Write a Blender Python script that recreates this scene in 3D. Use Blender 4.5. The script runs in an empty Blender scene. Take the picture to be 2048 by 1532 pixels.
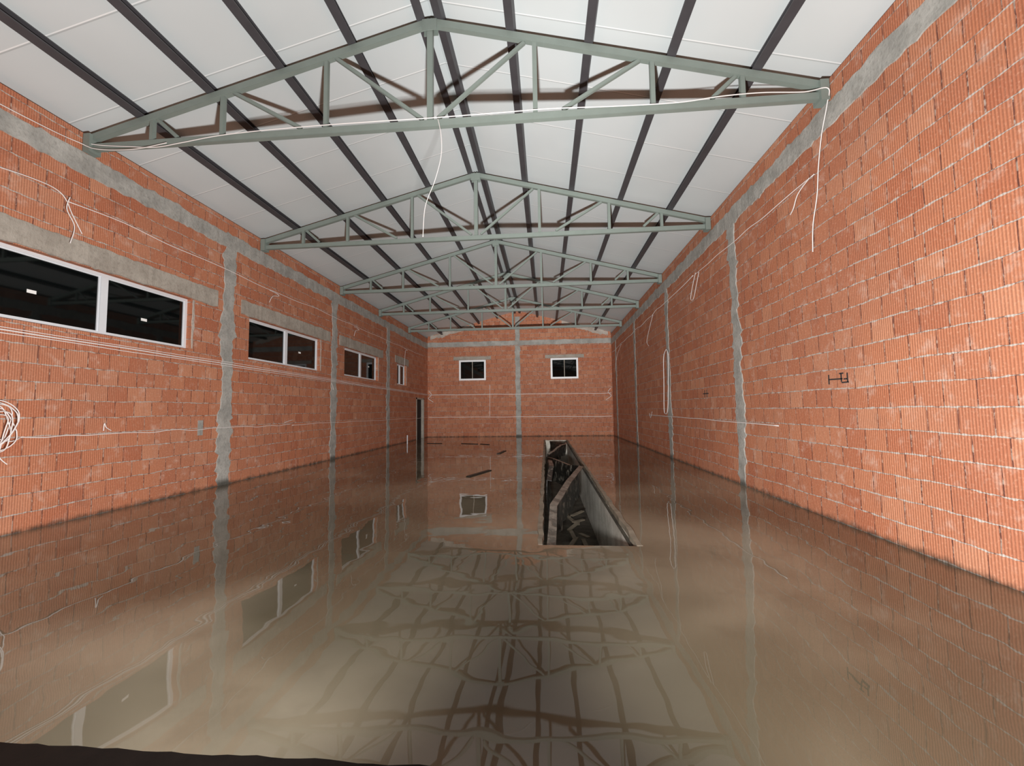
import bpy, bmesh, math, random
from mathutils import Vector, Matrix
random.seed(7)
S=bpy.context.scene
COL=bpy.context.collection
W=10.0; DB=22.26; YF=-1.5

# ------------------------------------------------------------------ nodes
class NT:
    def __init__(s,name):
        s.m=bpy.data.materials.new(name); s.m.use_nodes=True
        s.t=s.m.node_tree; s.t.nodes.clear()
        s.out=s.n('ShaderNodeOutputMaterial'); s.b=s.n('ShaderNodeBsdfPrincipled')
        s.l(s.b.outputs[0],s.out.inputs[0])
    def n(s,t): return s.t.nodes.new(t)
    def l(s,a,b): s.t.links.new(a,b)
    def put(s,sock,v):
        if hasattr(v,'links') or hasattr(v,'is_output'): s.l(v,sock)
        else: sock.default_value=v
    def math(s,op,a,b=0.0,c=None,clamp=False):
        n=s.n('ShaderNodeMath'); n.operation=op; n.use_clamp=clamp
        s.put(n.inputs[0],a); s.put(n.inputs[1],b)
        if c is not None: s.put(n.inputs[2],c)
        return n.outputs[0]
    def mix(s,f,a,b,blend='MIX'):
        n=s.n('ShaderNodeMix'); n.data_type='RGBA'; n.blend_type=blend
        s.put(n.inputs[0],f); s.put(n.inputs[6],a); s.put(n.inputs[7],b)
        return n.outputs[2]
    def pos(s):
        g=s.n('ShaderNodeNewGeometry'); x=s.n('ShaderNodeSeparateXYZ'); s.l(g.outputs['Position'],x.inputs[0])
        return g.outputs['Position'],x.outputs
    def noise(s,vec,scale,detail=3,rough=.5,dist=0.0):
        n=s.n('ShaderNodeTexNoise'); n.inputs['Scale'].default_value=scale; n.inputs['Detail'].default_value=detail
        n.inputs['Roughness'].default_value=rough; n.inputs['Distortion'].default_value=dist
        if vec is not None: s.l(vec,n.inputs['Vector'])
        return n.outputs[0]
    def comb(s,a,b,c=0.0):
        n=s.n('ShaderNodeCombineXYZ'); s.put(n.inputs[0],a); s.put(n.inputs[1],b); s.put(n.inputs[2],c); return n.outputs[0]
    def ss(s,x,lo,hi,a=0.0,b=1.0):
        n=s.n('ShaderNodeMapRange'); n.interpolation_type='SMOOTHSTEP'
        s.put(n.inputs[0],x); n.inputs[1].default_value=lo; n.inputs[2].default_value=hi; n.inputs[3].default_value=a; n.inputs[4].default_value=b
        return n.outputs[0]
    def bump(s,h,strength,dist,prev=None):
        n=s.n('ShaderNodeBump'); n.inputs['Strength'].default_value=strength; n.inputs['Distance'].default_value=dist
        s.l(h,n.inputs['Height'])
        if prev is not None: s.l(prev,n.inputs['Normal'])
        return n.outputs[0]

def simple(name,col,rough=.6,metal=0.0,var=.15,scale=8,bump=.0,spec=.5):
    k=NT(name); P,_=k.pos(); nz=k.noise(P,scale,4)
    c=k.mix(nz,(*[v*(1-var) for v in col],1),(*[min(1,v*(1+var)) for v in col],1))
    k.l(c,k.b.inputs['Base Color']); k.b.inputs['Roughness'].default_value=rough; k.b.inputs['Metallic'].default_value=metal
    k.b.inputs['Specular IOR Level'].default_value=spec
    if bump: k.l(k.bump(nz,.6,bump),k.b.inputs['Normal'])
    return k.m

def brick(name,axis):
    k=NT(name); P,xyz=k.pos()
    u=xyz[axis]; v=xyz[2]
    n1=k.noise(P,1.3,2); n2=k.noise(P,9,3)
    BW_,BH=.29,.232
    vv=k.math('ADD',v,k.math('MULTIPLY',k.math('SUBTRACT',n1,.5),.055))
    vv=k.math('ADD',vv,k.math('MULTIPLY',k.math('SUBTRACT',n2,.5),.018))
    uu=k.math('ADD',u,k.math('MULTIPLY',k.math('SUBTRACT',n2,.5),.014))
    r=k.math('DIVIDE',vv,BH); row=k.math('FLOOR',r); fv=k.math('FRACT',r)
    wr=k.n('ShaderNodeTexWhiteNoise'); wr.noise_dimensions='1D'; k.l(row,wr.inputs['W'])
    off=k.math('ADD',k.math('MULTIPLY',k.math('MODULO',k.math('ABSOLUTE',row),2.0),.5),k.math('MULTIPLY',wr.outputs[0],.28))
    c=k.math('ADD',k.math('DIVIDE',uu,BW_),off); colm=k.math('FLOOR',c); fu=k.math('FRACT',c)
    wb=k.n('ShaderNodeTexWhiteNoise'); wb.noise_dimensions='2D'; k.l(k.comb(colm,row),wb.inputs['Vector'])
    rnd=wb.outputs[0]
    # joints
    hd=k.math('MINIMUM',fv,k.math('SUBTRACT',1.0,fv))       # 0 at bed joint
    vd=k.math('MINIMUM',fu,k.math('SUBTRACT',1.0,fu))
    nm=k.noise(P,14,4,.65)
    hw=k.math('ADD',.014,k.math('MULTIPLY',k.math('SUBTRACT',nm,.44),.17))
    hm=k.math('LESS_THAN',hd,hw)
    gapv=k.math('LESS_THAN',hd,.024)
    nv=k.noise(P,6,3)
    vw=k.math('ADD',.013,k.math('MULTIPLY',k.math('SUBTRACT',nv,.42),.05))
    vm=k.math('LESS_THAN',vd,vw)
    # ribs
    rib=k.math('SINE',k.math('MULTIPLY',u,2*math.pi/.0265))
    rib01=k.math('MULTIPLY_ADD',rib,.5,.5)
    ramp=k.n('ShaderNodeValToRGB'); e=ramp.color_ramp.elements
    e[0].position=0; e[0].color=(.46,.155,.080,1); e[1].position=1; e[1].color=(.62,.290,.170,1)
    a=ramp.color_ramp.elements.new(.3); a.color=(.52,.195,.102,1)
    a=ramp.color_ramp.elements.new(.85); a.color=(.57,.235,.128,1)
    k.l(rnd,ramp.inputs[0])
    big=k.noise(P,.7,3)
    col=k.mix(k.ss(big,.35,.7,0,.5),ramp.outputs[0],(.46,.20,.120,1))
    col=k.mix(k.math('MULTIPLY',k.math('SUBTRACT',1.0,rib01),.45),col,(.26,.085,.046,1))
    fine=k.noise(P,45,3); col=k.mix(k.ss(fine,.5,.8,0,.35),col,(.78,.47,.32,1))
    smear=k.noise(P,4.0,5,.7); col=k.mix(k.ss(smear,.52,.76,0,.6),col,(.66,.48,.39,1))
    dk=k.noise(P,2.2,4,.65); col=k.mix(k.ss(dk,.54,.78,0,.4),col,(.24,.11,.075,1))
    # joints
    gapc=k.mix(k.ss(nm,.48,.60),(.16,.06,.042,1),(.42,.31,.25,1))
    col=k.mix(gapv,col,(.22,.11,.08,1))
    col=k.mix(vm,col,gapc)
    morc=k.mix(nm,(.36,.28,.23,1),(.62,.56,.51,1))
    col=k.mix(hm,col,morc)
    # wet dirt line by the water
    wet=k.ss(k.math('ADD',v,k.math('MULTIPLY',n2,.14)),.05,.15,.8,0)
    col=k.mix(wet,col,(.035,.03,.022,1))
    k.l(col,k.b.inputs['Base Color']); k.b.inputs['Roughness'].default_value=.8; k.b.inputs['Specular IOR Level'].default_value=.25
    face=k.math('SUBTRACT',1.0,k.math('MAXIMUM',vm,k.math('MULTIPLY',gapv,.6)))
    h=k.math('ADD',k.math('MULTIPLY',rib01,.35),face)
    h=k.math('ADD',h,k.math('MULTIPLY',rnd,.8))
    h=k.math('ADD',h,k.math('MULTIPLY',hm,.8))
    h=k.math('ADD',h,k.math('MULTIPLY',nm,.7))
    k.l(k.bump(h,.85,.010),k.b.inputs['Normal'])
    return k.m

def concrete(name,c1,c2,wet=False):
    k=NT(name); P,xyz=k.pos(); a=k.noise(P,3,5,.6); b=k.noise(P,25,4,.6)
    col=k.mix(k.ss(a,.3,.7),(*c1,1),(*c2,1)); col=k.mix(k.ss(b,.45,.75,0,.35),col,(c1[0]*.5,c1[1]*.48,c1[2]*.45,1))
    if wet: col=k.mix(k.ss(xyz[2],.03,.15,.8,0),col,(.03,.028,.02,1))
    k.l(col,k.b.inputs['Base Color']); k.b.inputs['Roughness'].default_value=.85
    k.l(k.bump(k.math('ADD',a,b),.8,.012),k.b.inputs['Normal'])
    return k.m

def water():
    k=NT('muddy_water'); P,xyz=k.pos()
    a=k.noise(P,.30,3,.5,.5); b=k.noise(P,1.7,4,.6)
    col=k.mix(k.ss(a,.36,.66),(.095,.080,.052,1),(.265,.230,.165,1))
    col=k.mix(k.ss(b,.5,.75,0,.25),col,(.075,.058,.036,1))
    k.l(col,k.b.inputs['Base Color']); k.l(k.ss(a,.40,.75,.010,.028),k.b.inputs['Roughness']); k.b.inputs['IOR'].default_value=1.5
    k.b.inputs['Specular IOR Level'].default_value=.85
    w=k.noise(P,1.0,1.0,.4,.1); w2=k.noise(P,3.4,1,.4)
    h=k.math('ADD',w,k.math('MULTIPLY',w2,.25))
    k.l(k.bump(h,1.0,.0058),k.b.inputs['Normal'])
    return k.m

def ceilmat():
    k=NT('white_roof_panel'); P,xyz=k.pos()
    y=xyz[1]; f=k.math('FRACT',y); d=k.math('MINIMUM',f,k.math('SUBTRACT',1.0,f))
    seam=k.math('LESS_THAN',d,.007)
    sh=k.math('LESS_THAN',k.math('ABSOLUTE',k.math('SUBTRACT',f,.016)),.008)
    nz=k.noise(P,1.2,3)
    col=k.mix(nz,(.57,.615,.62,1),(.64,.685,.69,1))
    col=k.mix(k.ss(k.noise(P,.5,2),.4,.7,0,.2),col,(.51,.55,.555,1))
    col=k.mix(sh,col,(.46,.49,.49,1))
    col=k.mix(seam,col,(.84,.86,.86,1))
    k.l(col,k.b.inputs['Base Color']); k.b.inputs['Roughness'].default_value=.5
    return k.m

def dirty_sheet(name,lo,hi,t,w=.12):
    k=NT(name); P,_=k.pos(); a=k.noise(P,6,5,.7,.6); b=k.noise(P,30,4,.7)
    col=k.mix(k.ss(a,t,t+w),(*lo,1),(*hi,1)); col=k.mix(k.ss(b,.5,.7,0,.5),col,(.03,.027,.02,1))
    k.l(col,k.b.inputs['Base Color']); k.b.inputs['Roughness'].default_value=.35
    k.l(k.bump(a,.8,.02),k.b.inputs['Normal']); return k.m

M={}
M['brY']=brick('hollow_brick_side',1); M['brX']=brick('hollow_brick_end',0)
M['conc']=concrete('grey_concrete',(.30,.295,.27),(.45,.44,.405),True)
M['lint']=concrete('lintel_concrete',(.32,.285,.24),(.43,.39,.335))
M['mort']=concrete('pale_mortar',(.38,.32,.27),(.54,.48,.42))
M['pit']=concrete('wet_pit_concrete',(.50,.47,.40),(.74,.71,.63))
M['pitf']=concrete('pit_mud',(.05,.042,.03),(.11,.095,.07))
M['water']=water(); M['ceil']=ceilmat()
M['steel']=simple('grey_green_painted_steel',(.205,.245,.22),.5,0,.12,5)
M['purlin']=simple('dark_grey_steel',(.070,.067,.073),.5,.2,.2,5)
M['pvc']=simple('white_pvc',(.72,.75,.78),.35,0,.04)
M['pvcb']=simple('bright_white_pvc',(.90,.92,.94),.35,0,.03)
M['cable']=simple('white_cable_plastic',(.86,.82,.80),.5,0,.08)
M['glass']=simple('night_glass',(.003,.004,.004),.03,0,.0,2,0,.4)
M['label']=simple('paper_label',(.9,.9,.88),.7,0,.02)
M['wood']=simple('wet_dark_wood',(.014,.011,.008),.5,0,.5,12,.004)
M['thr']=simple('soaked_black_timber',(.006,.004,.003),.7,0,.6,9,.006,.2)
M['wood2']=simple('dirty_plank',(.20,.165,.12),.6,0,.4,10,.004)
M['rim']=simple('wet_rim_timber',(.24,.21,.16),.5,0,.6,7,.004)
M['sheet']=dirty_sheet('dirty_black_sheet',(.015,.014,.012),(.22,.20,.165),.52)
M['sheettop']=dirty_sheet('scratched_grey_sheet',(.10,.095,.08),(.28,.26,.22),.38,.25)
M['black']=simple('black_spray',(.03,.026,.026),.8)
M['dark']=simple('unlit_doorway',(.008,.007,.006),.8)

# ------------------------------------------------------------------ helpers
def obj(name,me,mats,parent=None,label=None,cat=None,kind=None,group=None):
    o=bpy.data.objects.new(name,me); COL.objects.link(o)
    if me is not None:
        for m in (mats if isinstance(mats,(list,tuple)) else [mats]): me.materials.append(m)
    if parent: o.parent=parent
    if label: o['label']=label
    if cat: o['category']=cat
    if kind: o['kind']=kind
    if group: o['group']=group
    return o
def empty(name,loc,**kw):
    o=obj(name,None,[],**kw); o.location=loc; o.empty_display_size=.2; bpy.context.view_layer.update(); return o
def mesh(vs,fs,smooth=False):
    me=bpy.data.meshes.new('m'); me.from_pydata([tuple(v) for v in vs],[],fs); me.update()
    bm=bmesh.new(); bm.from_mesh(me); bmesh.ops.recalc_face_normals(bm,faces=bm.faces); bm.to_mesh(me); bm.free()
    if smooth:
        for p in me.polygons: p.use_smooth=True
    return me
def rel(vs,parent):
    if parent is None: return vs
    l=parent.location; q=parent
    while q.parent: q=q.parent; l=l+q.location
    return [Vector(v)-l for v in vs]
def boxv(a,b):
    x0,y0,z0=a; x1,y1,z1=b
    return [(x0,y0,z0),(x1,y0,z0),(x1,y1,z0),(x0,y1,z0),(x0,y0,z1),(x1,y0,z1),(x1,y1,z1),(x0,y1,z1)]
BF=[(0,3,2,1),(4,5,6,7),(0,1,5,4),(1,2,6,5),(2,3,7,6),(3,0,4,7)]
def box(name,a,b,mat,bev=0,**kw):
    me=mesh(rel(boxv(a,b),kw.get('parent')),BF)
    if bev:
        bm=bmesh.new(); bm.from_mesh(me); bmesh.ops.bevel(bm,geom=bm.edges[:],offset=bev,segments=2,affect='EDGES'); bm.to_mesh(me); bm.free()
    return obj(name,me,mat,**kw)
def boxes(name,lst,mat,**kw):
    vs=[];fs=[]
    for a,b in lst:
        o=len(vs); vs+=boxv(a,b); fs+=[tuple(i+o for i in f) for f in BF]
    return obj(name,mesh(rel(vs,kw.get('parent')),fs),mat,**kw)
def beamv(p,q,w,h,up=Vector((0,0,1))):
    p=Vector(p);q=Vector(q);d=(q-p).normalized(); s=d.cross(up).normalized()
    if s.length<.1: s=Vector((1,0,0))
    u=s.cross(d)
    r=[]
    for c in (p,q):
        for a,b in ((-1,-1),(1,-1),(1,1),(-1,1)): r.append(c+s*a*w/2+u*b*h/2)
    return r
BMF=[(0,1,2,3),(4,7,6,5),(0,4,5,1),(1,5,6,2),(2,6,7,3),(3,7,4,0)]
def beam(name,p,q,w,h,mat,up=Vector((0,0,1)),bev=.006,**kw):
    me=mesh(rel(beamv(p,q,w,h,up),kw.get('parent')),BMF)
    if bev:
        bm=bmesh.new(); bm.from_mesh(me); bmesh.ops.bevel(bm,geom=bm.edges[:],offset=bev,segments=2,affect='EDGES'); bm.to_mesh(me); bm.free()
    return obj(name,me,mat,**kw)
def catmull(P,n=8):
    P=[Vector(p) for p in P]
    if len(P)<3: return P
    r=[]
    for i in range(len(P)-1):
        a=P[max(i-1,0)];b=P[i];c=P[i+1];d=P[min(i+2,len(P)-1)]
        for k in range(n):
            t=k/n
            r.append(.5*((2*b)+(c-a)*t+(2*a-5*b+4*c-d)*t*t+(3*b-a-3*c+d)*t**3))
    r.append(P[-1]); return r
def tubegeo(P,rad,seg=6,n=8):
    P=catmull(P,n); vs=[];fs=[]
    for i,p in enumerate(P):
        d=(P[min(i+1,len(P)-1)]-P[max(i-1,0)])
        d=d.normalized() if d.length>1e-6 else Vector((0,1,0))
        a=d.cross(Vector((.31,.17,.93))).normalized(); b=d.cross(a)
        for k in range(seg):
            t=2*math.pi*k/seg; vs.append(p+(a*math.cos(t)+b*math.sin(t))*rad)
    for i in range(len(P)-1):
        for k in range(seg):
            j=(k+1)%seg; fs.append((i*seg+k,i*seg+j,(i+1)*seg+j,(i+1)*seg+k))
    fs.append(tuple(range(seg))[::-1]); fs.append(tuple((len(P)-1)*seg+k for k in range(seg)))
    return vs,fs
def tube(name,P,rad,mat,seg=6,n=8,**kw):
    vs,fs=tubegeo(P,rad,seg,n)
    return obj(name,mesh(rel(vs,kw.get('parent')),fs,True),mat,**kw)
def tubes(name,Ps,rad,mat,**kw):
    vs=[];fs=[]
    for P in Ps:
        v,f=tubegeo(P,rad); o=len(vs); vs+=v; fs+=[tuple(i+o for i in q) for q in f]
    return obj(name,mesh(vs,fs,True),mat,**kw)

# ------------------------------------------------------------------ shell
def wall(name,mp,u0,u1,z1,holes,mat,th=.25,gable=None,label=''):
    """mp(u,z,d)->xyz, d>0 outward"""
    us=sorted({u0,u1,*[h[0] for h in holes],*[h[1] for h in holes]})
    zs=sorted({-.3,z1,*[h[2] for h in holes],*[h[3] for h in holes]})
    vs=[];fs=[]
    def quad(*p):
        o=len(vs); vs.extend(p); fs.append(tuple(range(o,o+len(p))))
    for i in range(len(us)-1):
        for j in range(len(zs)-1):
            a,b,c,d=us[i],us[i+1],zs[j],zs[j+1]; m=((a+b)/2,(c+d)/2)
            if any(h[0]<m[0]<h[1] and h[2]<m[1]<h[3] for h in holes): continue
            for t in (0,th): quad(mp(a,c,t),mp(b,c,t),mp(b,d,t),mp(a,d,t))
    for h in holes+[(u0,u1,-.3,z1)]:
        a,b,c,d=h
        for p,q in (((a,c),(b,c)),((b,c),(b,d)),((b,d),(a,d)),((a,d),(a,c))):
            if gable and h[3]==z1 and p==(b,d): continue
            quad(mp(*p,0),mp(*q,0),mp(*q,th),mp(*p,th))
    if gable:
        for t in (0,th): quad(mp(u0,z1,t),mp(u1,z1,t),mp(*gable,t))
        quad(mp(u0,z1,0),mp(*gable,0),mp(*gable,th),mp(u0,z1,th)); quad(mp(u1,z1,0),mp(*gable,0),mp(*gable,th),mp(u1,z1,th))
    me=bpy.data.meshes.new('m'); me.from_pydata(vs,[],fs)
    bm=bmesh.new(); bm.from_mesh(me); bmesh.ops.remove_doubles(bm,verts=bm.verts,dist=1e-5); bmesh.ops.recalc_face_normals(bm,faces=bm.faces); bm.to_mesh(me); bm.free()
    return obj(name,me,mat,label=label,cat='wall',kind='structure')
LM=lambda u,z,d:(-d,u,z)
RM=lambda u,z,d:(W+d,u,z)
BM_=lambda u,z,d:(u,DB+d,z)
FM=lambda u,z,d:(u,YF-d,z)
WZ=(2.6,3.53)
LWIN=[(4.13,7.0),(8.48,11.36),(12.8,15.5),(17.55,18.75)]
BWIN=[(1.76,3.24),(6.76,8.23)]
DOOR=(20.25,21.55,-.3,2.1)
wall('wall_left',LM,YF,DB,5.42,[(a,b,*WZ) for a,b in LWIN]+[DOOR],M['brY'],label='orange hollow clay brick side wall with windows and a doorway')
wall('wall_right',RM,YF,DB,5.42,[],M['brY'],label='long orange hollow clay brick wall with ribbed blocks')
SL=.262; CZ=5.52
wall('wall_back',BM_,0,W,CZ,[(a,b,3.06,4.17) for a,b in BWIN],M['brX'],gable=(5,CZ+5*SL),label='orange brick gable end wall with two small windows')
wall('wall_front',FM,0,W,CZ,[],M['brX'],gable=(5,CZ+5*SL),label='unseen orange brick gable wall closing the entrance end for bounce light')  # unseen behind the camera, added without a doorway to bounce light back
# ceiling: two pitched slabs
cz=lambda x:CZ+SL*(5-abs(x-5))
vs=[];fs=[]
xs=[-.7,5,10.7]
for y in (YF-.2,DB+.3):
    for x in xs: vs.append((x,y,cz(x)))
    for x in xs: vs.append((x,y,cz(x)+.08))
fs=[(0,1,7,6),(1,2,8,7),(3,4,10,9),(4,5,11,10),(0,3,4,1),(1,4,5,2),(6,9,10,7),(7,10,11,8),(0,6,9,3),(2,8,11,5)]
obj('ceiling',mesh(vs,fs),M['ceil'],label='pitched roof lining of off-white insulated metal panels',cat='ceiling',kind='structure')
# floor with pit hole
PX0,PX1,PY0,PY1=6.38,7.40,4.44,19.4
vs=[];fs=[]
def q(x0,x1,y0,y1):
    o=len(vs); vs.extend([(x0,y0,0),(x1,y0,0),(x1,y1,0),(x0,y1,0)]); fs.append((o,o+1,o+2,o+3))
q(0,PX0,YF,PY0);q(PX0,PX1,YF,PY0);q(PX1,W,YF,PY0)
q(0,PX0,PY0,PY1);q(PX1,W,PY0,PY1)
q(0,PX0,PY1,DB);q(PX0,PX1,PY1,DB);q(PX1,W,PY1,DB)
me=bpy.data.meshes.new('m'); me.from_pydata(vs,[],fs)
bm=bmesh.new(); bm.from_mesh(me); bmesh.ops.remove_doubles(bm,verts=bm.verts,dist=1e-5); bm.to_mesh(me); bm.free()
obj('floor',me,M['water'],label='floor flooded with still, glossy muddy brown water',cat='floor',kind='structure')

# jagged concrete strips
def strip(name,mp,s0,s1,t0,t1,mat,d=.012,jit=.02,step=.06,label='',horizontal=True,spill=0.0):
    n=max(2,int((s1-s0)/step)); vs=[];fs=[]
    ja=jb=0; pa=pb=0
    for i in range(n+1):
        s=s0+(s1-s0)*i/n
        ja=ja*.6+random.uniform(-jit,jit); jb=jb*.6+random.uniform(-jit,jit)
        if random.random()<.14: pa=-random.uniform(.3,1)*spill
        if random.random()<.14: pb=random.uniform(.3,1)*spill
        pa*=.6; pb*=.6
        dd=-(d+random.uniform(-.003,.003))
        A=t0+ja+pa; B=t1+jb+pb
        for t,e in ((A,0),(A+.008,dd),(B-.008,dd),(B,0)):
            vs.append(mp(s,t,e) if horizontal else mp(t,s,e))
    for i in range(n):
        for k in range(3):
            a=i*4+k; fs.append((a,a+4,a+5,a+1))
    fs.append((0,1,2,3)); o=n*4; fs.append((o+3,o+2,o+1,o))
    return obj(name,mesh(vs,fs),mat,label=label,cat='concrete trim',kind='structure')
tn=[0]
def trim(*a,**k):
    tn[0]+=1; return strip('trim_%d'%tn[0],*a,**k)
BL='grey cast concrete ring beam along the brick wall'
CL='rough grey cast concrete column set in brick wall'
LL='grey-brown concrete lintel above a window'
trim(LM,YF,DB,4.84,5.13,M['conc'],jit=.016,spill=.05,label=BL)
trim(RM,YF,DB,4.84,5.13,M['conc'],jit=.016,spill=.05,label=BL)
trim(BM_,0,W,4.92,5.19,M['conc'],jit=.010,label=BL)
for y in (7.88,12.14,16.53,20.9):
    if y<20: trim(LM,0,4.84,y-.14,y+.14,M['conc'],jit=.03,horizontal=False,d=.014,spill=.18,label=CL)
    trim(RM,0,4.84,y-.12,y+.12,M['conc'],jit=.03,horizontal=False,d=.014,spill=.18,label=CL)
trim(BM_,0,4.92,4.86,5.12,M['conc'],jit=.016,horizontal=False,spill=.06,label=CL)
trim(BM_,5.19,6.5,4.86,5.12,M['conc'],jit=.012,horizontal=False,label=CL)
for a,b in ((3.6,7.58),(8.22,11.88),(12.45,15.95),(17.3,19.05)):
    trim(LM,a,b,3.54,3.86,M['lint'],jit=.010,d=.02,spill=.02,label=LL)
for a,b in ((1.45,3.53),(6.47,8.55)): trim(BM_,a,b,4.18,4.37,M['lint'],jit=.006,d=.02,label=LL)
# pale mortar patches on the jambs of the side windows
for a,b in LWIN:
    trim(LM,2.62,3.52,b+.012,b+.05,M['mort'],jit=.006,horizontal=False,d=.008,spill=.05,label='ragged pale mortar along a window jamb')
# sloping concrete caps on the gable
for sgn in (-1,1):
    mp=(lambda u,z,d,s=sgn:(5+s*(5-u),DB+d,z+SL*u))
    trim(mp,.15,2.6,CZ-.22,CZ-.02,M['mort'],jit=.025,spill=.12,label='sloping pale concrete capping on the gable')

# windows
wn=[0]
def window(mp,a,b,z0,z1,mull,label,depth=.07,stick=()):
    wn[0]+=1
    loc=Vector(mp((a+b)/2,z0,depth))
    e=empty('window_%d'%wn[0],loc,label=label,cat='window',kind='structure')
    def bx(name,u0,u1,c0,c1,d0,d1,mat):
        p=mp(u0,c0,d0);r=mp(u1,c1,d1)
        lo=[min(i,j) for i,j in zip(p,r)];hi=[max(i,j) for i,j in zip(p,r)]
        return (lo,hi)
    back=depth<.05
    fw=.095 if back else .045
    pm=M['pvcb'] if back else M['pvc']
    fr=[bx('',a,b,z0,z0+fw,depth,depth+.06,0),bx('',a,b,z1-fw,z1,depth,depth+.06,0),bx('',a,a+fw,z0+fw,z1-fw,depth,depth+.06,0),bx('',b-fw,b,z0+fw,z1-fw,depth,depth+.06,0)]
    boxes('window_frame',fr,pm,parent=e)
    edges=[a+fw]
    for m in mull:
        mw=.018 if back else .05
        l,h=bx('',m-mw,m+mw,z0+fw,z1-fw,depth-.005,depth+.055,0); box('mullion',l,h,M['lint'] if back else pm,parent=e); edges+=[m-mw,m+mw]
    edges.append(b-fw)
    for i in range(0,len(edges),2):
        u0,u1=edges[i],edges[i+1]
        sw=.018
        if not back:
            s=[bx('',u0,u1,z0+fw,z0+fw+sw,depth+.015,depth+.05,0),bx('',u0,u1,z1-fw-sw,z1-fw,depth+.015,depth+.05,0),bx('',u0,u0+sw,z0+fw+sw,z1-fw-sw,depth+.015,depth+.05,0),bx('',u1-sw,u1,z0+fw+sw,z1-fw-sw,depth+.015,depth+.05,0)]
            boxes('sash',s,pm,parent=e)
        else: sw=0
        l,h=bx('',u0+sw,u1-sw,z0+fw+sw,z1-fw-sw,depth+.03,depth+.04,0); box('glass_pane',l,h,M['glass'],parent=e)
    for u,z in stick:
        l,h=bx('',u-.05,u+.05,z-.022,z+.022,depth+.027,depth+.0305,0); box('label_sticker',l,h,M['label'],parent=e,label='small white paper sticker')
    return e
st={0:[(4.72,3.02),(6.22,2.98)],1:[(10.55,3.03)],2:[(14.9,3.1)],3:[]}
for i,(a,b) in enumerate(LWIN):
    window(LM,a,b,*WZ,[(a+b)/2],'wide white-framed window in the brick wall, dark night glass',stick=st[i],depth=.09)
for a,b in BWIN:
    window(BM_,a,b,3.06,4.17,[(a+b)/2],'small white-framed window in the gable wall, dark glass',depth=-.01)
# door
d=empty('door_1',(-.1,(DOOR[0]+DOOR[1])/2,0),label='doorway with pale frame and dark opening in brick wall',cat='door',kind='structure')
boxes('door_frame',[((-.12,DOOR[0],0),(.02,DOOR[0]+.09,2.1)),((-.12,DOOR[1]-.09,0),(.02,DOOR[1],2.1)),((-.12,DOOR[0],2.02),(.02,DOOR[1],2.1))],M['lint'],parent=d)
box('dark_opening_panel',(-.16,DOOR[0]+.09,0),(-.12,DOOR[1]-.09,2.02),M['dark'],parent=d)  # near-black panel paints in the darkness of the unlit opening

# ------------------------------------------------------------------ trusses
T=[5.17,8.82,12.49,15.55,19.03]
def tz(x): return 5.40+SL*(5-abs(x-5))     # top of top chord
e=empty('roof_truss',(5,T[0],5.17),label='grey-green painted steel triangular roof truss with web bracing',cat='roof truss',group='steel roof trusses')
tp=[]
Y=T[0]; st_=M['steel']
tp.append(beam('bottom_chord',(.02,Y,5.225),(9.98,Y,5.225),.075,.095,st_,parent=e))
hh=.05
tp.append(beam('top_chord',(.02,Y,tz(0)-hh),(5.0,Y,tz(5)-hh),.075,.10,st_,parent=e))
tp.append(beam('top_chord',(9.98,Y,tz(0)-hh),(5.0,Y,tz(5)-hh),.075,.10,st_,parent=e))
tp.append(beam('king_post',(5,Y,5.27),(5,Y,6.62),.07,.08,st_,up=Vector((1,0,0)),parent=e))
for x in (1.0,2.05,3.55,6.40,7.9,9.0):
    tp.append(beam('vertical_strut',(x,Y,5.27),(x,Y,tz(x)-.09),.06,.06,st_,up=Vector((1,0,0)),parent=e))
for (x0,z0,x1,z1) in ((4.9,5.30,3.68,6.27),(5.1,5.30,6.27,6.27),(3.2,5.30,2.2,5.89),(6.75,5.30,7.75,5.89),(8.62,5.30,8.93,5.58),(1.38,5.30,1.07,5.58)):
    tp.append(beam('diagonal_strut',(x0,Y,z0),(x1,Y,z1),.045,.05,st_,parent=e))
for x in (.02,9.88): tp.append(box('end_plate',(x,Y-.08,5.14),(x+.1,Y+.08,5.40),st_,parent=e))
tp.append(boxes('ridge_plate',[((4.90,Y-.05,6.52),(5.10,Y-.04,6.68)),((4.90,Y+.04,6.52),(5.10,Y+.05,6.68))],st_,parent=e))
for y in T[1:]:
    c=e.copy(); COL.objects.link(c); c.location.y=y
    for p in tp:
        k=p.copy(); COL.objects.link(k); k.parent=c
# ------------------------------------------------------------------ purlins (C channels)
def purlin(x,flip):
    a=math.atan(SL)*(1 if x<5 else -1)
    w,h,t=.11,.115,.006
    prof=[(-w/2,0),(w/2,0),(w/2,.02),(w/2-t,.02),(w/2-t,t),(-w/2+t,t),(-w/2+t,h-t),(w/2-t,h-t),(w/2-t,h-.02),(w/2,h-.02),(w/2,h),(-w/2,h)]
    vs=[];n=len(prof)
    for y in (YF,DB-.005):
        for u,v in prof:
            if flip: u=-u
            uu=u*math.cos(a)-v*math.sin(a); vv=u*math.sin(a)+v*math.cos(a)
            vs.append((x+uu,y,tz(x)+.003+vv))
    fs=[(i,(i+1)%n,(i+1)%n+n,i+n) for i in range(n)]+[tuple(range(n))[::-1],tuple(range(n,2*n))]
    return obj('roof_purlin',mesh(vs,fs),M['purlin'],label='long dark grey steel channel purlin under the roof panels',cat='purlin',group='steel roof purlins')
for x in (.83,1.88,2.90,3.92): purlin(x,False)
for x in (6.08,7.10,8.14,9.17): purlin(x,True)
purlin(4.88,False); purlin(5.12,True)

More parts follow.
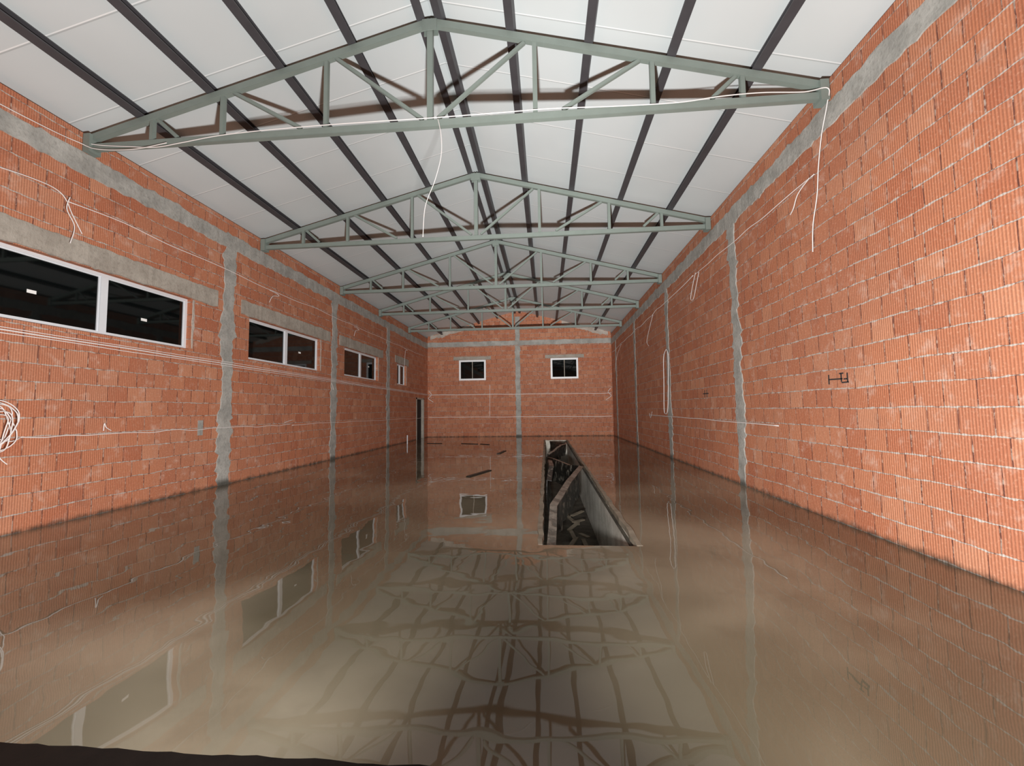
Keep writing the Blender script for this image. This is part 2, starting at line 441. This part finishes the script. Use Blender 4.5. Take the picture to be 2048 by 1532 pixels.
# ------------------------------------------------------------------ pit
e=empty('inspection_pit',(6.89,PY0,-1.1),label='long narrow concrete service pit sunk in the flooded floor',cat='pit')
box('pit_floor',(PX0-.1,PY0-.1,-1.2),(PX1+.1,PY1+.1,-1.1),M['pitf'],parent=e)
box('pit_wall',(PX0-.12,PY0-.1,-1.1),(PX0,PY1+.1,-.01),M['pit'],parent=e)
box('pit_wall',(PX1,PY0-.1,-1.1),(PX1+.12,PY1+.1,-.01),M['pit'],parent=e)
box('pit_wall',(PX0,PY0-.12,-1.1),(PX1,PY0,-.01),M['pit'],parent=e)
box('pit_wall',(PX0,PY1,-1.1),(PX1,PY1+.12,-.01),M['pit'],parent=e)
def rimstrip(x0,x1):
    vs=[];fs=[];n=90
    for i in range(n+1):
        y=PY0+.01+(PY1-PY0-.01)*i/n; a=random.uniform(-.014,.014); b=random.uniform(-.012,.012); c=random.uniform(-.006,.008)
        zt=.016 if i>2 else .004
        vs+=[(x0+a,y,-.05),(x1+b,y,-.05),(x1+b,y,zt+c*.5),(x0+a,y,zt+c*.5)]
    for i in range(n):
        for k in range(4):
            q0=i*4+k;q1=i*4+(k+1)%4; fs.append((q0,q1,q1+4,q0+4))
    fs+=[(0,1,2,3),(n*4+3,n*4+2,n*4+1,n*4)]
    obj('pit_rim',mesh(rel(vs,e),fs),M['rim'],parent=e)
rimstrip(PX0-.03,PX0+.025); rimstrip(PX1-.025,PX1+.03)
box('pit_ledge',(PX1-.035,PY0,-.12),(PX1,PY1,-.095),M['pitf'],parent=e)

def ribbon(name,P,h,th,fl,mat,jit=.02,**kw):
    Q=[]
    for i in range(len(P)-1):
        a=Vector(P[i]);b=Vector(P[i+1]);n=max(1,int((b-a).length/.3))
        for k in range(n): Q.append(a.lerp(b,k/n)+Vector((random.uniform(-jit,jit),0,random.uniform(-jit,jit)*.5)))
    Q.append(Vector(P[-1])); P=Q
    vs=[];fs=[];mi=[]
    for i,p in enumerate(P):
        a=P[max(i-1,0)]; b=P[min(i+1,len(P)-1)]
        d=(b-a); d.z=0; d.normalize(); s=Vector((d.y,-d.x,0))
        j=lambda:random.uniform(-.02,.02)
        bw=j(); b2=j(); hb=h+2*j()
        prof=[(0,0),(bw*1.5,-h*.4),(bw,-h*.7),(b2*2.5,-hb),(b2*2.5+th,-hb),(bw+th,-h*.7),(bw*1.5+th,-h*.4),(th+.004,-th),(fl,-th-.02),(fl,-.02)]
        for u,v in prof:
            q_=p+s*u+Vector((0,0,v))
            q_.x=min(max(q_.x,PX0+.04),PX1-.035)
            vs.append(q_)
    n=10
    for i in range(len(P)-1):
        for k in range(n):
            jn=(k+1)%n; fs.append((i*n+k,i*n+jn,(i+1)*n+jn,(i+1)*n+k)); mi.append(1 if k in (8,9) else 0)
    fs.append(tuple(range(n))); fs.append(tuple((len(P)-1)*n+k for k in range(n))[::-1]); mi+=[0,0]
    o=obj(name,mesh(vs,fs),mat,**kw)
    for p_,m_ in zip(o.data.polygons,mi): p_.material_index=m_ 
    return o
SM=[M['sheet'],M['sheettop']]
# sharp zigzag: up along the left side, across to the right side, back to the left
ribbon('bent_metal_sheet',[(6.44,4.5,-.10),(6.47,5.2,-.02),(6.50,6.0,.07),(6.82,7.8,0.11),(7.20,9.7,.12),(6.98,10.3,.06),(6.6,11.6,.07),(6.45,12.6,.0)],.60,.010,.10,SM,.004,
   label='bent dirty black metal sheet lying zigzag in the pit',cat='metal sheet')
ribbon('bent_metal_sheet',[(6.5,13.4,.0),(6.9,15.0,.12),(7.2,16.5,0.10),(6.6,18.6,.0)],.45,.010,.06,SM,.03,
   label='crumpled dark metal sheet resting across the far pit',cat='metal sheet')
ribbon('bent_metal_sheet',[(6.46,8.6,-.02),(6.52,9.6,.14),(6.50,10.7,.14),(6.46,11.2,.02)],.7,.010,.10,[M['sheet'],M['sheet']],.012,
   label='crumpled dark metal sheet leaning on the pit side',cat='metal sheet')
random.seed(3)
for i in range(18):
    y=4.8+i*.30; x=random.uniform(6.7,7.15); a=random.uniform(-1.2,1.2); L=random.uniform(.3,.6)
    z=-1.05+.06*(i%5); dz=random.uniform(-.01,.08)
    p=Vector((x,y,z)); d=Vector((math.sin(a)*.5,math.cos(a),0))*L/2
    a0=p-d; b0=p+d+Vector((0,0,dz)); 
    for v in (a0,b0): v.x=min(max(v.x,6.45),7.33); v.y=max(v.y,4.5)
    beam('scrap_plank',a0,b0,.08,.022,M['wood2'],label='short muddy wooden board among debris in the pit',cat='plank',group='scrap boards in the pit',bev=.003)
tube('bent_steel_bar',[(6.7,4.9,-.75),(6.72,5.0,-.5),(6.9,5.1,-.47),(7.15,5.1,-.5),(7.17,5.0,-.8)],.012,M['steel'],label='bent thin steel bar in the pit debris',cat='steel bar')

# ------------------------------------------------------------------ floating debris and threshold
for (x,y,a,L,w,lb) in ((4.95,9.3,-.35,1.0,.10,'dark wet board with holes floating in shallow water'),(4.96,13.9,-.12,1.0,.10,'dark wet board floating in shallow water'),(3.2,17.5,1.2,.8,.07,'thin dark board floating near the end wall'),(1.6,17.8,1.4,.7,.06,'thin dark board floating near the end wall'),(3.9,17.2,.9,.5,.08,'short dark board floating near the end wall')):
    d=Vector((-math.sin(a),math.cos(a),0))*L/2
    vs=beamv(Vector((x,y,.010))-d,Vector((x,y,.010))+d,w,.016)
    obj('floating_board',mesh(vs,BMF),M['wood'],label=lb,cat='board')
vs=[];fs=[];n=160;jj=0
for i in range(n+1):
    x=.02+9.96*i/n; jj=jj*.75+random.uniform(-.008,.008)
    y1=1.725+jj
    vs+=[(x,1.40,-.03),(x,1.40,.02),(x,y1-.02,.008),(x,y1,-.03)]
for i in range(n):
    for k in range(4):
        a=i*4+k; b=i*4+(k+1)%4; fs.append((a,a+4,b+4,b))
fs+=[(0,1,2,3),(n*4+3,n*4+2,n*4+1,n*4)]
obj('threshold_beam',mesh(vs,fs),M['thr'],label='dark wet timber threshold across the flooded entrance',cat='timber beam')
tube('standing_pipe',[(.42,17.7,-.01),(.42,17.7,.2),(.42,17.7,.38)],.022,M['pvc'],label='short white plastic pipe standing up from the water',cat='pipe',seg=10)
box('junction_box',(0.0,7.22,1.02),(.012,7.33,1.3),M['conc'],label='small grey electrical box on the brick wall',cat='electrical box')

# ------------------------------------------------------------------ cables
cm=M['cable']; CB='cable'
def cable(P,label,r=.006,n=8,nm='electrical_cable'): return tube(nm,P,r,cm,label=label,cat=CB,n=n)
def wav(f,a,b,n,amp,base):
    r=[]
    for i in range(n+1):
        t=a+(b-a)*i/n; r.append(f(t,base(t)+random.uniform(-amp,amp)))
    return r
fy=5.118
cable([(.03,5.12,5.27),(.3,fy,5.22),(.7,fy-.01,5.17),(1.1,fy,5.14),(1.5,fy,5.18),(2.0,fy,5.24),(2.6,fy,5.27),(3.4,fy,5.285),(4.3,fy,5.285),(5,fy,5.28),(6,fy,5.285),(6.6,fy,5.29),(7.4,fy,5.26),(8.2,fy,5.25),(8.7,fy,5.29),(9.2,fy,5.30),(9.7,fy,5.27),(9.95,5.08,5.27),(9.96,5.12,5.1),(9.96,5.25,4.8),(9.97,5.36,4.45),(9.97,5.42,4.1),(9.95,5.5,3.75),(9.97,5.57,3.42)],'white cable draped along a roof truss and down the wall',.0065)
cable([(.03,3.0,5.15),(.03,4.0,5.14),(.03,4.7,5.18),(.04,5.02,5.22),(.25,fy-.03,5.15),(.8,fy-.03,5.11),(1.3,fy-.03,5.17)],'white cable running on the concrete beam to a truss')
cable([(5.12,5.10,5.25),(5.17,5.07,5.0),(5.17,5.07,4.72),(5.09,5.07,4.4),(4.96,5.07,4.05),(4.93,5.07,3.65)],'white cable hanging loose from a roof truss',.0045)
# wall runs
def runL(z0,z1,a,b,amp,label,r=.0065,x=.02,n=22):
    return cable(wav(lambda t,z:(x+random.uniform(0,.010),t,z),a,b,n,amp,lambda t:z0+(z1-z0)*(t-a)/(b-a)),label,r,4)
runL(4.36,4.33,4.95,21.5,.03,'white cable strung high along the brick wall')
runL(2.46,2.30,3.3,22.2,.008,'white cable of a bundle strung below the windows',.009,.03)
runL(2.425,2.265,3.3,22.2,.008,'white cable of a bundle strung below the windows',.006,x=.022)
runL(2.50,2.34,3.3,22.2,.008,'white cable of a bundle strung below the windows',.005)
runL(1.15,1.12,4.6,10.0,.02,'white cable strung low along the brick wall',.0055)
runL(1.12,1.06,10.05,22.2,.02,'white cable strung low along the brick wall',.0055)
for y,L in ((9.3,.32),(13.6,.35),(18.6,.9)):
    cable([(.05,y-.25,4.30),(.05,y,4.29),(.08,y+.05,4.24),(.06,y-.15,4.18),(.05,y-.25,4.33-L)],'short white cable tail dangling from a wall run')
cable([(.03,3.9,4.32),(.04,4.5,4.42),(.04,4.85,4.40),(.05,5.0,4.15),(.05,5.12,3.95)],'white cable tail hanging above a wide window')
cable([(.08,4.93,4.38),(.08,4.90,4.2),(.08,5.0,4.0),(.08,4.96,3.75)],'white cable tail hanging above a wide window')
for P in ([(.03,5.55,1.19),(.04,5.55,1.3),(.05,5.57,1.24),(.04,5.65,1.19)],[(.06,9.7,1.18),(.05,9.9,1.22),(.05,10.05,1.24)],[(.06,11.9,2.3),(.05,12.0,2.2),(.04,12.05,2.1)]):
    cable(P,'short white cable end sticking off the wall')
# right wall
def runR(z0,z1,a,b,amp,label,r=.0065,n=22):
    return cable(wav(lambda t,z:(W-.02-random.uniform(0,.012),t,z),a,b,n,amp,lambda t:z0+(z1-z0)*(t-a)/(b-a)),label,r,4)
runR(4.41,4.50,5.45,9.8,.015,'white cable strung high along the brick wall',n=10)
runR(4.50,4.36,9.85,21.8,.03,'white cable strung high along the brick wall',.009)
runR(1.12,1.2,6.6,14.5,.012,'white cable strung low along the brick wall',.008,n=10)
cable([(9.94,5.5,4.38),(9.94,5.75,4.3),(9.93,5.85,4.15),(9.94,5.95,4.1)],'short white cable end sticking off the wall')
cable([(9.94,9.6,4.5),(9.93,9.75,4.3),(9.93,9.95,4.0),(9.94,9.8,3.95),(9.94,9.55,4.25),(9.94,9.4,4.45)],'small white cable loop hanging on the wall')
cable([(9.94,13.4,4.40),(9.93,13.8,4.1),(9.94,14.3,3.7),(9.95,14.1,3.5)],'white cable tail hanging down the wall')
cable([(9.94,19,4.34),(9.93,20.0,4.0),(9.94,20.8,3.4),(9.95,20.4,3.2)],'white cable tail hanging down the wall')
cable([(9.94,12.1,3.1),(9.93,11.92,2.9),(9.93,11.98,2.2),(9.93,12.1,1.5),(9.93,12.2,1.29),(9.93,12.4,1.25),(9.93,12.5,1.4),(9.93,12.42,2.2),(9.93,12.35,2.9),(9.94,12.1,3.1)],'long white cable loop hanging against the wall',.010)
cable([(9.94,14.3,1.25),(9.9,14.0,1.1),(9.88,13.7,1.3)],'short white cable end sticking off the wall')
# back wall
for z0,z1,lb in ((2.3,2.24,'white cable strung across the gable wall'),(1.08,1.02,'white cable strung low across the gable wall')):
    cable(wav(lambda t,z:(t,DB-.03,z),.05,9.95,16,.015,lambda t:z0+(z1-z0)*t/10),lb,.014,4)
cable([(3.46,DB-.06,2.8),(3.45,DB-.06,2.0),(3.44,DB-.06,1.1)],'white cable hanging vertically on the gable wall',.011)
for s in (0,1):
    X=.1 if s==0 else 9.9
    cable([(X,DB-.1,2.5),(X+(.15 if s==0 else -.15),DB-.12,2.3),(X,DB-.2,2.1),(X+(.25 if s==0 else -.25),DB-.1,1.9)],'tangled white cable end in the wall corner',.014)
# coil of cable hanging on the near wall
Ps=[]
random.seed(5)
for k in range(7):
    rr=.19+random.uniform(-.05,.04); cy=4.32+random.uniform(-.03,.04); czz=1.31+random.uniform(-.06,.05); th=random.uniform(0,6)
    Ps.append([(.06+.016*k+.03*math.sin(t+th),cy+rr*.75*math.cos(t)+.015*math.sin(3*t+th),czz+rr*1.2*math.sin(t)+.015*math.cos(2*t+th)) for t in [i*2*math.pi/14 for i in range(15)]])
Ps.append([(.06,4.40,1.1),(.07,4.38,.95),(.08,4.45,.85)])
Ps.append([(.06,4.38,1.15),(.07,4.48,1.12),(.04,4.58,1.15)])
tubes('cable_coil',Ps,.006,cm,label='tangled coil of white cable hanging on brick wall',cat='cable coil')

# spray marks
def strokes(lst,wd,label):
    vs=[];fs=[]
    for (a,b) in lst:
        v=beamv((W-.004,a[0],a[1]),(W-.004,b[0],b[1]),.004,wd,up=Vector((0,.01,1)) if abs(b[0]-a[0])>abs(b[1]-a[1]) else Vector((0,1,0)))
        o=len(vs); vs+=v; fs+=[tuple(i+o for i in f) for f in BMF]
    return obj('spray_paint_mark',mesh(vs,fs),M['black'],label=label,cat='paint mark')
strokes([((5.46,1.80),(5.46,1.68)),((5.46,1.74),(5.22,1.735)),((5.27,1.80),(5.20,1.80)),((5.24,1.80),(5.24,1.70)),((5.20,1.73),(5.14,1.73)),((5.14,1.80),(5.14,1.69)),((5.24,1.69),(5.12,1.69))],.016,'black spray-painted mark on ribbed brick wall')
strokes([((9.62,1.72),(9.3,1.72)),((9.52,1.8),(9.52,1.64)),((9.40,1.8),(9.40,1.64))],.02,'small black spray-painted cross mark on brick wall')

# ------------------------------------------------------------------ lights
def falloff_light(name,kind,loc,rot,energy,quad,lin,con,col,size,spot=None,blend=.6):
    l=bpy.data.lights.new(name,kind); l.energy=energy; l.color=col; l.shadow_soft_size=size
    if spot: l.spot_size=spot; l.spot_blend=blend
    l.use_nodes=True; t=l.node_tree; t.nodes.clear()
    o_=t.nodes.new('ShaderNodeOutputLight'); em=t.nodes.new('ShaderNodeEmission'); t.links.new(em.outputs[0],o_.inputs[0])
    prev=None
    for v,s_ in ((quad,'Quadratic'),(lin,'Linear'),(con,'Constant')):
        f=t.nodes.new('ShaderNodeLightFalloff'); f.inputs['Strength'].default_value=v
        if prev is None: prev=f.outputs[s_]
        else:
            ad=t.nodes.new('ShaderNodeMath'); ad.operation='ADD'; t.links.new(prev,ad.inputs[0]); t.links.new(f.outputs[s_],ad.inputs[1]); prev=ad.outputs[0]
    t.links.new(prev,em.inputs['Strength'])
    o=bpy.data.objects.new(name,l); COL.objects.link(o); o.location=loc; o.rotation_euler=rot
    return o
for s,en in ((1,168),(-1,195)):
    falloff_light('flood_lamp','SPOT',(6.3,.9,.85),(math.radians(90+23),0,math.radians(46*s)),en,2.7,.95,.042,(1.0,.99,.975),.10,math.radians(136),.8)
w=bpy.data.worlds.new('w'); S.world=w; w.use_nodes=True
w.node_tree.nodes['Background'].inputs[0].default_value=(.004,.005,.007,1); w.node_tree.nodes['Background'].inputs[1].default_value=1

# ------------------------------------------------------------------ camera
cd=bpy.data.cameras.new('cam'); cd.sensor_width=36; cd.lens=826.45/2048*36; cd.clip_start=.05
cam=bpy.data.objects.new('cam',cd); COL.objects.link(cam); S.camera=cam
ps,th,ro=.0808,.0652,-.0134
F=Vector((-math.sin(ps)*math.cos(th),math.cos(ps)*math.cos(th),math.sin(th)))
r0=Vector((math.cos(ps),math.sin(ps),0)); u0=r0.cross(F)
R=r0*math.cos(ro)+u0*math.sin(ro); U=-r0*math.sin(ro)+u0*math.cos(ro)
m=Matrix(((R.x,U.x,-F.x,6.4638),(R.y,U.y,-F.y,0),(R.z,U.z,-F.z,1.4154),(0,0,0,1)))
cam.matrix_world=m
S.view_settings.view_transform='Standard'
